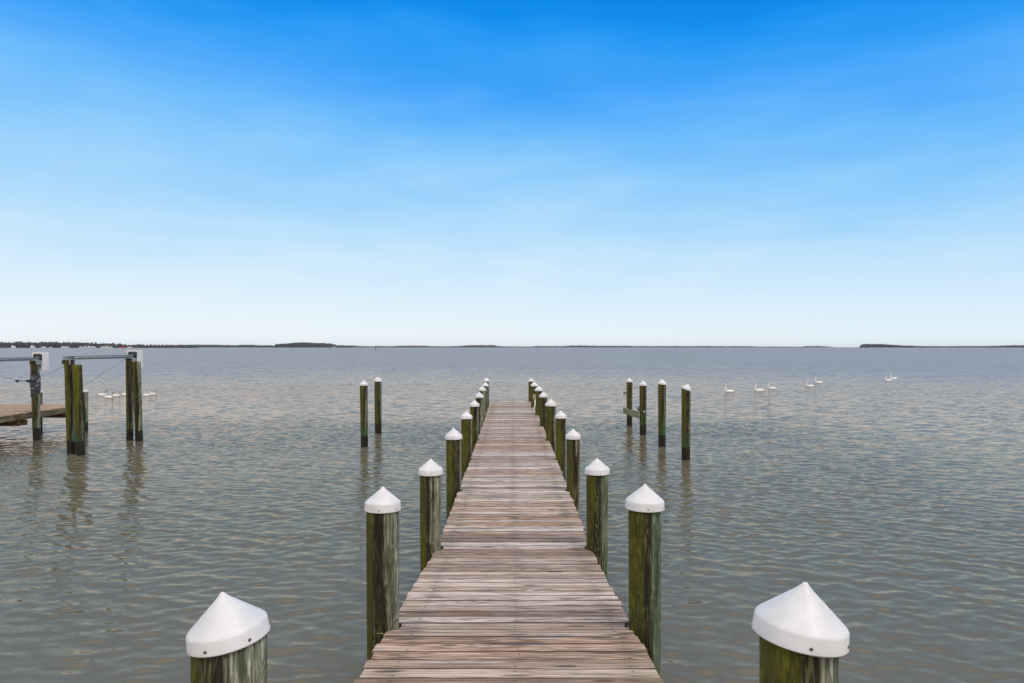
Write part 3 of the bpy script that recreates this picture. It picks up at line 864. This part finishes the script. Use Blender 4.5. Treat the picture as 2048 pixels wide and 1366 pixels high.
def flatcap_pile(px, py_top, d, r, label, seed):
    top = at(px, py_top, d)
    root = empty('piling', (top.x, d, 0), label, 'piling', 'pilings of the neighbouring dock')
    pile_mesh(r, r*0.92, top.z-.03, 0, seed).build('post', M['piling'], root)
    mb = MB(); mb.lathe([(r*1.03, -.055), (r*1.05, -.05), (r*1.06, -.005), (r*1.0, .006), (r*.6, .022), (.0005, .028)], 28, 0, Matrix.Translation((0, 0, top.z-.03)))
    mb.build('cap', M['cap'], root)
    return root
flatcap_pile(170, 779.5, 25.9, 0.112, 'dock piling with flat white cap just right of the leaning lift piling', 71)
flatcap_pile(79.5, 780.5, 26.75, 0.100, 'dock piling with flat white cap half hidden behind the wrapped piling', 72)
for (xx, yy, sd) in ((NX1-2.2, NY1-3.35, 73), (NX1-.6, NY1-6.1, 74), (NX1-3.6, NY1-.6, 75)):
    root = empty('dock_support', (xx, yy, 0), 'dark support pile under the neighbouring dock', 'support pile', 'support piles under the neighbouring dock')
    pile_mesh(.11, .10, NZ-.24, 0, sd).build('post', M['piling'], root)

# --------------------------------------------------------------------- swans
def skin_mesh(verts, edges, radii, name, mats, neck_from=None, sub=2):
    me = bpy.data.meshes.new(name); me.from_pydata(verts, edges, []); me.update()
    o = bpy.data.objects.new(name, me); COL.objects.link(o)
    sk = o.modifiers.new('skin', 'SKIN'); sk.use_smooth_shade = True
    for i, rr in enumerate(radii):
        me.skin_vertices[0].data[i].radius = rr
        me.skin_vertices[0].data[i].use_root = (i == 2)
    sb = o.modifiers.new('sub', 'SUBSURF'); sb.levels = sub; sb.render_levels = sub
    dg = bpy.context.evaluated_depsgraph_get(); dg.update()
    res = bpy.data.meshes.new_from_object(o.evaluated_get(dg))
    bpy.data.objects.remove(o); bpy.data.meshes.remove(me)
    res.name = name
    res.materials.clear()
    for m in mats: res.materials.append(m)
    for p in res.polygons:
        p.use_smooth = True
        if neck_from is not None and p.center.z > neck_from: p.material_index = 1
    return res

def swan_body(neck, grey):
    """faces -X; waterline z=0. neck: list of (x, z, r) upward"""
    vs_ = [(.50, 0, .12), (.40, 0, .10), (.18, 0, .075), (-.05, 0, .065), (-.22, 0, .08), (-.31, 0, .13)]
    rr = [(.025, .02), (.10, .075), (.185, .155), (.185, .16), (.14, .125), (.085, .085)]
    for (x, z, r) in neck:
        vs_.append((x, 0, z)); rr.append((r, r))
    return skin_mesh(vs_, [(i, i+1) for i in range(len(vs_)-1)], rr, 'swan_body', [M['swan'], M['swangrey']], 0.24 if grey else None)

NECKS = {
    'tall': [(-.33, .24, .075), (-.315, .40, .060), (-.315, .54, .056), (-.345, .60, .068), (-.40, .595, .045)],
    'curved': [(-.345, .22, .075), (-.31, .36, .058), (-.325, .48, .056), (-.36, .535, .068), (-.415, .525, .045)],
    'alert': [(-.33, .24, .072), (-.325, .42, .058), (-.33, .60, .054), (-.355, .665, .066), (-.41, .66, .044)],
}
def bill_mesh(hx, hz):
    mb = MB(); mb.tube([(hx+.03, 0, hz), (hx-.02, 0, hz-.005), (hx-.07, 0, hz-.016), (hx-.105, 0, hz-.026)], [.030, .028, .020, .006], 8)
    return mb
SW = {}
for kind, nk in NECKS.items():
    for grey in (False, True):
        SW[(kind, grey)] = (swan_body(nk, grey), nk[-1])
bills = {}
def swan(pxc, pyw, face, kind, grey, sc, label, group, yaw=0.0, flat_=1.0):
    d = dist_at_water(pyw)
    p = at(pxc, pyw, d)
    body, (hx, hz, _) = SW[(kind, grey)]
    o = bpy.data.objects.new('swan', body); COL.objects.link(o)
    if kind not in bills:
        b = bill_mesh(hx, hz).build('bill', M['bill'], o); bills[kind] = b.data
    else:
        b = bpy.data.objects.new('bill', bills[kind]); COL.objects.link(b); b.parent = o
    o.location = (p.x, d, -0.015)
    o.rotation_euler = (0, 0, yaw + (0 if face < 0 else math.pi))
    o.scale = (sc*.90, sc*.90, sc*.90)
    tag(o, label, 'swan', group)
    return o
G1, G2 = 'swans swimming left on the open water', 'swans gathered by the boat lift'
swan(1458, 784.0, -1, 'tall', False, .90, 'leftmost white swan of the right hand line, head turned slightly back', G1, .1)
swan(1517.5, 782.0, -1, 'tall', False, .90, 'white swan just left of the middle pair in the right hand line', G1, -.05)
swan(1543.5, 777.5, -1, 'alert', False, .78, 'white swan trailing close behind the second one, third from the leftmost', G1, .12)
swan(1619, 773.0, -1, 'tall', False, .84, 'lower white swan of the middle pair swimming left', G1, -.1)
swan(1637, 766.0, -1, 'alert', False, .92, 'upper white swan of the middle pair, upright neck', G1, .05)
swan(1776, 761.5, -1, 'curved', False, .90, 'lower and nearer white swan of the farthest right pair', G1, .2)
swan(1786.5, 758.0, -1, 'alert', False, .92, 'upright white swan of the farthest right pair, the rightmost of all', G1, .0)
swan(205.5, 790.5, 1, 'curved', True, .72, 'grey necked swan farthest left in the flock between the lift pilings', G2, .1)
swan(218.5, 795.5, 1, 'curved', True, .74, 'nearest swan of the flock between the lift pilings, dark head lowered', G2, -.05)
swan(233.5, 792.0, 1, 'curved', True, .62, 'grey necked swan with dark head held right, third of the left flock', G2, .15)
swan(252.5, 790.0, 1, 'curved', True, .72, 'swan half hidden behind the motor end lift piling', G2, 0)
swan(294.5, 791.0, 1, 'tall', False, .64, 'white necked swan just right of the rightmost lift piling', G2, .05)
swan(307.5, 789.0, 1, 'tall', True, .60, 'grey necked swan at the right end of the left flock', G2, -.05)

# ---------------------------------------------------------------- far shores
ICO_V, ICO_F = None, None
bm = bmesh.new(); bmesh.ops.create_icosphere(bm, subdivisions=1, radius=1.0)
bm.verts.index_update(); ICO_V = np.array([v.co[:] for v in bm.verts]); ICO_F = np.array([[v.index for v in f.verts] for f in bm.faces]); bm.free()
bm = bmesh.new(); bmesh.ops.create_icosphere(bm, subdivisions=2, radius=1.0)
bm.verts.index_update(); ICO2_V = np.array([v.co[:] for v in bm.verts]); ICO2_F = np.array([[v.index for v in f.verts] for f in bm.faces]); bm.free()

def clump_mesh(name, blobs, mat, fine=False, jit=0.28):
    """blobs: (x,y,z,rx,rz,tone) irregular leaf clumps in one mesh"""
    BV, BF = (ICO2_V, ICO2_F) if fine else (ICO_V, ICO_F)
    n = len(blobs); nv = len(BV); nf = len(BF)
    B = np.array(blobs)
    V = BV[None]*(1 + rng.uniform(-jit, jit, (n, nv, 1)))
    V = V*np.stack([B[:, 3], B[:, 3], B[:, 4]], -1)[:, None, :] + B[:, None, :3]
    Fc = (BF[None] + (np.arange(n)*nv)[:, None, None]).reshape(-1, 3)
    me = bpy.data.meshes.new(name)
    me.from_pydata(V.reshape(-1, 3).tolist(), [], Fc.tolist())
    at_ = me.attributes.new('tone', 'FLOAT', 'FACE')
    at_.data.foreach_set('value', np.repeat(B[:, 5], nf).astype(np.float32))
    me.materials.append(mat); me.update()
    return me

def woods(prof, D, label, mat, depth=90.0, step=5.0, tones=(0, 1), bankname='far_bank'):
    px = np.array([p[0] for p in prof], float); py = np.array([p[1] for p in prof], float)
    x0, x1 = (px[0]-1024)*D/F, (px[-1]-1024)*D/F
    blobs = []
    x = x0
    while x < x1:
        for row in range(3):
            yy = D + depth*(row/2.0) + rng.uniform(-12, 12)
            xx = x + rng.uniform(-step, step)*.6
            top = HC - (np.interp(1024 + xx*F/D, px, py) - HY)*D/F
            if top < 1.0: continue
            top *= (0.84 + 0.08*row) + rng.uniform(-.07, .03)
            tn = np.clip(rng.normal(0.5, .2), tones[0], tones[1])
            r = max(1.6, min(step*0.85, top*0.34))*rng.uniform(.75, 1.25)
            zc = top - r*0.9
            while zc > -r:
                blobs.append((xx + rng.uniform(-r, r)*.5, yy + rng.uniform(-r, r), max(zc, r*.3), r*1.25, r*rng.uniform(.85, 1.2), np.clip(tn + rng.normal(0, .08), 0, 1)))
                zc -= r*0.95
        x += step
    me = clump_mesh('woods', blobs, mat)
    o = bpy.data.objects.new('woods', me); COL.objects.link(o)
    tag(o, label, 'woods', None, 'stuff')
    mb = MB()
    n = 40
    vs_ = []
    for k in range(n+1):
        xx = x0 + (x1-x0)*k/n
        j = rng.uniform(-8, 8)
        vs_ += [(xx, D-14+j, -.4), (xx, D-11+j, .55), (xx, D+depth+40, 1.4), (xx, D+depth+44, -.4)]
    fs_ = []
    for k in range(n):
        for q in range(3):
            a = k*4+q; fs_.append((a, a+4, a+5, a+1))
    mb.add(vs_, fs_)
    b = mb.build(bankname, M['bank']); tag(b, None, None, None, 'structure')
    return o

S1 = [(-160, 684), (-60, 683), (0, 683.5), (15, 683), (22, 684.7), (30, 684.2), (36, 682), (60, 682.3), (75, 683.3), (95, 682), (110, 682), (120, 683), (132, 683), (138, 685.5), (150, 686),
      (160, 685), (167, 684), (173, 686), (180, 684), (195, 684.3), (200, 687), (205, 689), (212, 688), (220, 688.5), (228, 687), (240, 687), (250, 688.3), (258, 688.8), (265, 689.5), (300, 688.4), (303, 687), (306, 688.3), (345, 688.8), (352, 690)]
D1 = 2200.0
woods([(a, b + 1.6) for a, b in S1], D1 + 60, 'brown leafless wood behind the houses on the far left shore', M['bare'], depth=120, step=4.5, bankname='far_shore')
woods([(338, 690), (350, 689), (400, 689.2), (445, 689.6), (452, 690.6), (470, 689.6), (492, 689.3), (510, 690.2), (530, 690.4), (553, 691.3)], 4500, 'thin blue grey line of woods right of the far left shore', M['ever'], step=8)
woods([(547, 692), (550, 688.7), (553, 686.6), (560, 686.9), (565, 687.2), (568, 686), (575, 685.5), (590, 684), (600, 684), (611, 685.1), (640, 685.8), (655, 687), (662, 689), (667, 690.8), (672, 690.3), (675, 689.5), (680, 691), (692, 691.4)], 3800, 'dark hump of evergreen woods standing highest left of the pier', M['ever'], step=5.5)
woods([(685, 691), (700, 690.6), (720, 692), (740, 692.4), (760, 691.7), (780, 692.3), (790, 691.5), (815, 690.9), (850, 691.2), (860, 692.3), (900, 692.3), (920, 691.5), (935, 690.3), (960, 690), (990, 690.1), (995, 692), (1012, 692.6)], 5000, 'low wooded shoreline straight behind the left end of the pier', M['bare'], step=8)
woods([(1000, 692.7), (1065, 692.6), (1070, 691.8), (1100, 692), (1135, 692), (1140, 691), (1165, 690.8), (1200, 691.5), (1260, 691.3), (1270, 692), (1400, 692), (1500, 692.1), (1520, 692.8), (1610, 692.8), (1620, 692), (1655, 692), (1668, 693.4)], 5500, 'very thin wooded shoreline right of the pier on the horizon', M['ever'], step=9)
woods([(1735, 693.6), (1737, 691), (1739, 689), (1745, 687.5), (1765, 687.6), (1775, 688), (1800, 689.5), (1805, 691), (1815, 690.4), (1825, 691), (1845, 691.3), (1850, 692), (1870, 692), (1900, 692.3), (1950, 692), (2000, 691.8), (2020, 691.4), (2048, 690.3), (2200, 690)], 3800, 'wooded point ending in a blunt dark clump at the far right', M['ever'], step=5.5)

# single trees and houses along the far left shore
def tree_proto(fine_seed, broad, mat, h=15.0):
    rd = np.random.default_rng(fine_seed)
    blobs = []
    for k in range(46):
        a = rd.uniform(0, 2*math.pi); z = rd.uniform(.30, .97)*h
        env = math.sin(math.pi*min(1, max(0.06, (z/h - .22)/.80)))**.7*broad
        rr = env*math.sqrt(rd.uniform(0, 1))
        s = rd.uniform(.65, 1.25)*h/15
        blobs.append((rr*math.cos(a), rr*math.sin(a), z, s*1.1, s*.85, np.clip(rd.normal(.5, .3), 0, 1)))
    crown = clump_mesh('crown', blobs, mat, jit=.34)
    mb = MB(); mb.tube([(0, 0, -.5), (.1, 0, h*.25), (-.05, .1, h*.55), (.1, 0, h*.85)], [h*.028, h*.022, h*.014, h*.004], 7)
    for k in range(6):
        a = rd.uniform(0, 2*math.pi); z = h*rd.uniform(.28, .6)
        mb.tube([(0, 0, z), (math.cos(a)*broad*.4, math.sin(a)*broad*.4, z+h*.10), (math.cos(a)*broad*.75, math.sin(a)*broad*.75, z+h*.24)], [h*.011, h*.007, h*.002], 5)
    return crown, mb
protos = []
for sd, br, m_ in ((1, 5.2, 'bare'), (2, 4.2, 'bare'), (3, 6.0, 'bare'), (4, 3.4, 'ever')):
    cw_, tb = tree_proto(sd, br, M[m_])
    tr = tb.build('trunk', M['bark']); tme = tr.data; bpy.data.objects.remove(tr)
    protos.append((cw_, tme, m_))
pxs = np.array([p[0] for p in S1]); pys = np.array([p[1] for p in S1])
x = -40.0
while x < 348:
    k = int(rng.integers(0, 4)); 
    if k == 3 and rng.random() < .4: k = 0
    if 26 < x < 36: k = 3
    cw_, tme, m_ = protos[k]
    d = D1 + rng.uniform(8, 60)
    top = HC - (np.interp(x, pxs, pys) - HY)*d/F
    s = max(3.0, top*rng.uniform(.82, 1.02))/15.0
    root = empty('tree', ((x-1024)*d/F, d, 0.5),
                 'bare brown winter tree along the far left shore' if m_ == 'bare' else 'dark evergreen tree along the far left shore', 'tree',
                 'bare trees of the far left shore' if m_ == 'bare' else 'evergreens of the far left shore')
    root.scale = (max(s, .55), max(s, .55), s); root.rotation_euler = (0, 0, rng.uniform(0, 6.28))
    for nm, me in (('crown', cw_), ('trunk', tme)):
        o = bpy.data.objects.new(nm, me); COL.objects.link(o); o.parent = root
    x += rng.uniform(4.2, 8.5)

def house(px, pyt, wpx, d, style, label):
    """gabled house on the bank; px centre, pyt ridge row, wpx width in photo pixels"""
    w = wpx*d/F; ridge = HC - (pyt - HY)*d/F - .5
    root = empty('house', ((px-1024)*d/F, d, .5), label, 'house', 'pale houses along the far left shore')
    dep = 8.0
    mb = MB(); mf = MB(); rt = MB()
    if style == 'gable':      # gable end to the water
        wl = ridge*.58
        mb.add([(-w/2,0,0),(w/2,0,0),(w/2,0,wl),(0,0,ridge),(-w/2,0,wl),(-w/2,dep,0),(w/2,dep,0),(w/2,dep,wl),(0,dep,ridge),(-w/2,dep,wl)],
               [(0,1,2,3,4),(9,8,7,6,5),(0,5,6,1),(1,6,7,2),(4,9,5,0)])
        for s in (-1, 1):
            rt.add([(0,-.3,ridge+.05),(s*(w/2+.4),-.3,wl-.25),(s*(w/2+.4),dep+.3,wl-.25),(0,dep+.3,ridge+.05),
                    (0,-.3,ridge+.3),(s*(w/2+.4),-.3,wl),(s*(w/2+.4),dep+.3,wl),(0,dep+.3,ridge+.3)],
                   [(0,1,2,3),(7,6,5,4),(0,4,5,1),(1,5,6,2),(2,6,7,3),(3,7,4,0)])
    else:
        wl = ridge*.62
        mb.box((-w/2, 0, 0), (w/2, dep, wl))
        rt.add([(-w/2-.3,-.4,wl+.02),(w/2+.3,-.4,wl+.02),(w/2+.3,dep/2,ridge),(-w/2-.3,dep/2,ridge),(-w/2-.3,dep+.4,wl+.02),(w/2+.3,dep+.4,wl+.02)],
               [(0,1,2,3),(3,2,5,4),(0,3,4),(1,5,2),(0,4,5,1)])
    mb.build('wall', M['housewall'], root)
    rt.build('roof', M['houseroof'], root)
    nwin = max(1, int(w/4))
    for k in range(nwin):
        xx = -w/2 + w*(k+.5)/nwin
        m = MB(); m.box((xx-.6, -.05, wl*.35), (xx+.6, .04, wl*.75)); m.build('window', M['glass'], root)
    return root
house(25, 690.3, 6.0, D1, 'gable', 'white gabled cottage among dark evergreens, farthest left on the shore')
house(64, 689.8, 6.0, D1, 'gable', 'bright white gabled house standing alone left of the long low houses')
house(85.5, 692.3, 7.0, D1, 'long', 'small low pale house just right of the bright gabled one')
house(100, 693.2, 3.0, D1, 'gable', 'tiny pale hut midway between two long low houses')
house(129, 691.6, 13.0, D1, 'long', 'long low white building right of the highest trees')
house(161, 692.2, 5.5, D1, 'long', 'low grey white house at the left end of the village cluster')
house(170, 691.8, 5.0, D1, 'gable', 'white gabled house in the village cluster, left half')
house(178, 691.2, 5.5, D1, 'gable', 'taller white gabled house in the middle of the village cluster')
house(185.5, 691.6, 6.0, D1, 'long', 'wide white house right of the taller gabled one in the cluster')
house(205, 691.6, 7.0, D1, 'long', 'wide pale house beyond the gap right of the village cluster')
house(213.5, 691.0, 4.5, D1, 'gable', 'narrow white gabled house near the red channel marker')
house(220, 692.0, 5.5, D1, 'long', 'white house with grey roof nearest the red channel marker')
house(258, 692.8, 7.0, D1, 'long', 'grey house right of the red channel marker')
house(668, 692.6, 4.5, 3770, 'long', 'lone white house at the right foot of the dark wooded hump')

# channel markers
rm = empty('channel_marker', (0, 0, 0), 'red triangular channel marker on a post off the far left shore', 'marker')
dm = dist_at_water(700.2); pm = at(245.5, 700.2, dm)
mb = MB(); mb.tube([(pm.x, dm, -1), (pm.x, dm, 3.0)], [.28, .24], 10); mb.build('post', M['red'], rm)
mb = MB(); mb.add([(pm.x-1.5, dm-.3, 2.6), (pm.x+1.5, dm-.3, 2.6), (pm.x, dm-.3, 5.0), (pm.x-1.5, dm-.2, 2.6), (pm.x+1.5, dm-.2, 2.6), (pm.x, dm-.2, 5.0)],
                  [(0,1,2),(5,4,3),(0,3,4,1),(1,4,5,2),(2,5,3,0)]); mb.build('day_board', M['red'], rm)
mp = empty('marker_pole', (0, 0, 0), 'thin dark marker pole standing far out left of the pier', 'marker')
dm = dist_at_water(701.4); pm = at(751.5, 701.4, dm)
mb = MB(); mb.tube([(pm.x, dm, -1), (pm.x, dm, 4.2)], [.24, .20], 10); mb.build('pole', M['darkmetal'], mp)
mb = MB(); mb.box((pm.x-.35, dm-.3, 3.4), (pm.x+.35, dm-.22, 4.3), bev=.02); mb.build('board', M['darkmetal'], mp)

# ---------------------------------------------------------------------- haze
HAZE = 0.000035
if HAZE:
    mb = MB(); mb.box((-9400, -55, -1.6), (9400, 9400, 45))
    hz = mb.build('haze', bpy.data.materials.new('haze_air'))
    m = hz.data.materials[0]; m.use_nodes = True; m.node_tree.nodes.clear()
    pv = m.node_tree.nodes.new('ShaderNodeVolumePrincipled')
    pv.inputs['Density'].default_value = HAZE; pv.inputs['Color'].default_value = (0.93, 0.96, 1.0, 1)
    mo = m.node_tree.nodes.new('ShaderNodeOutputMaterial'); m.node_tree.links.new(pv.outputs[0], mo.inputs['Volume'])
    tag(hz, None, None, None, 'stuff')
for o in list(bpy.data.objects):
    if '_top' in o: del o['_top']
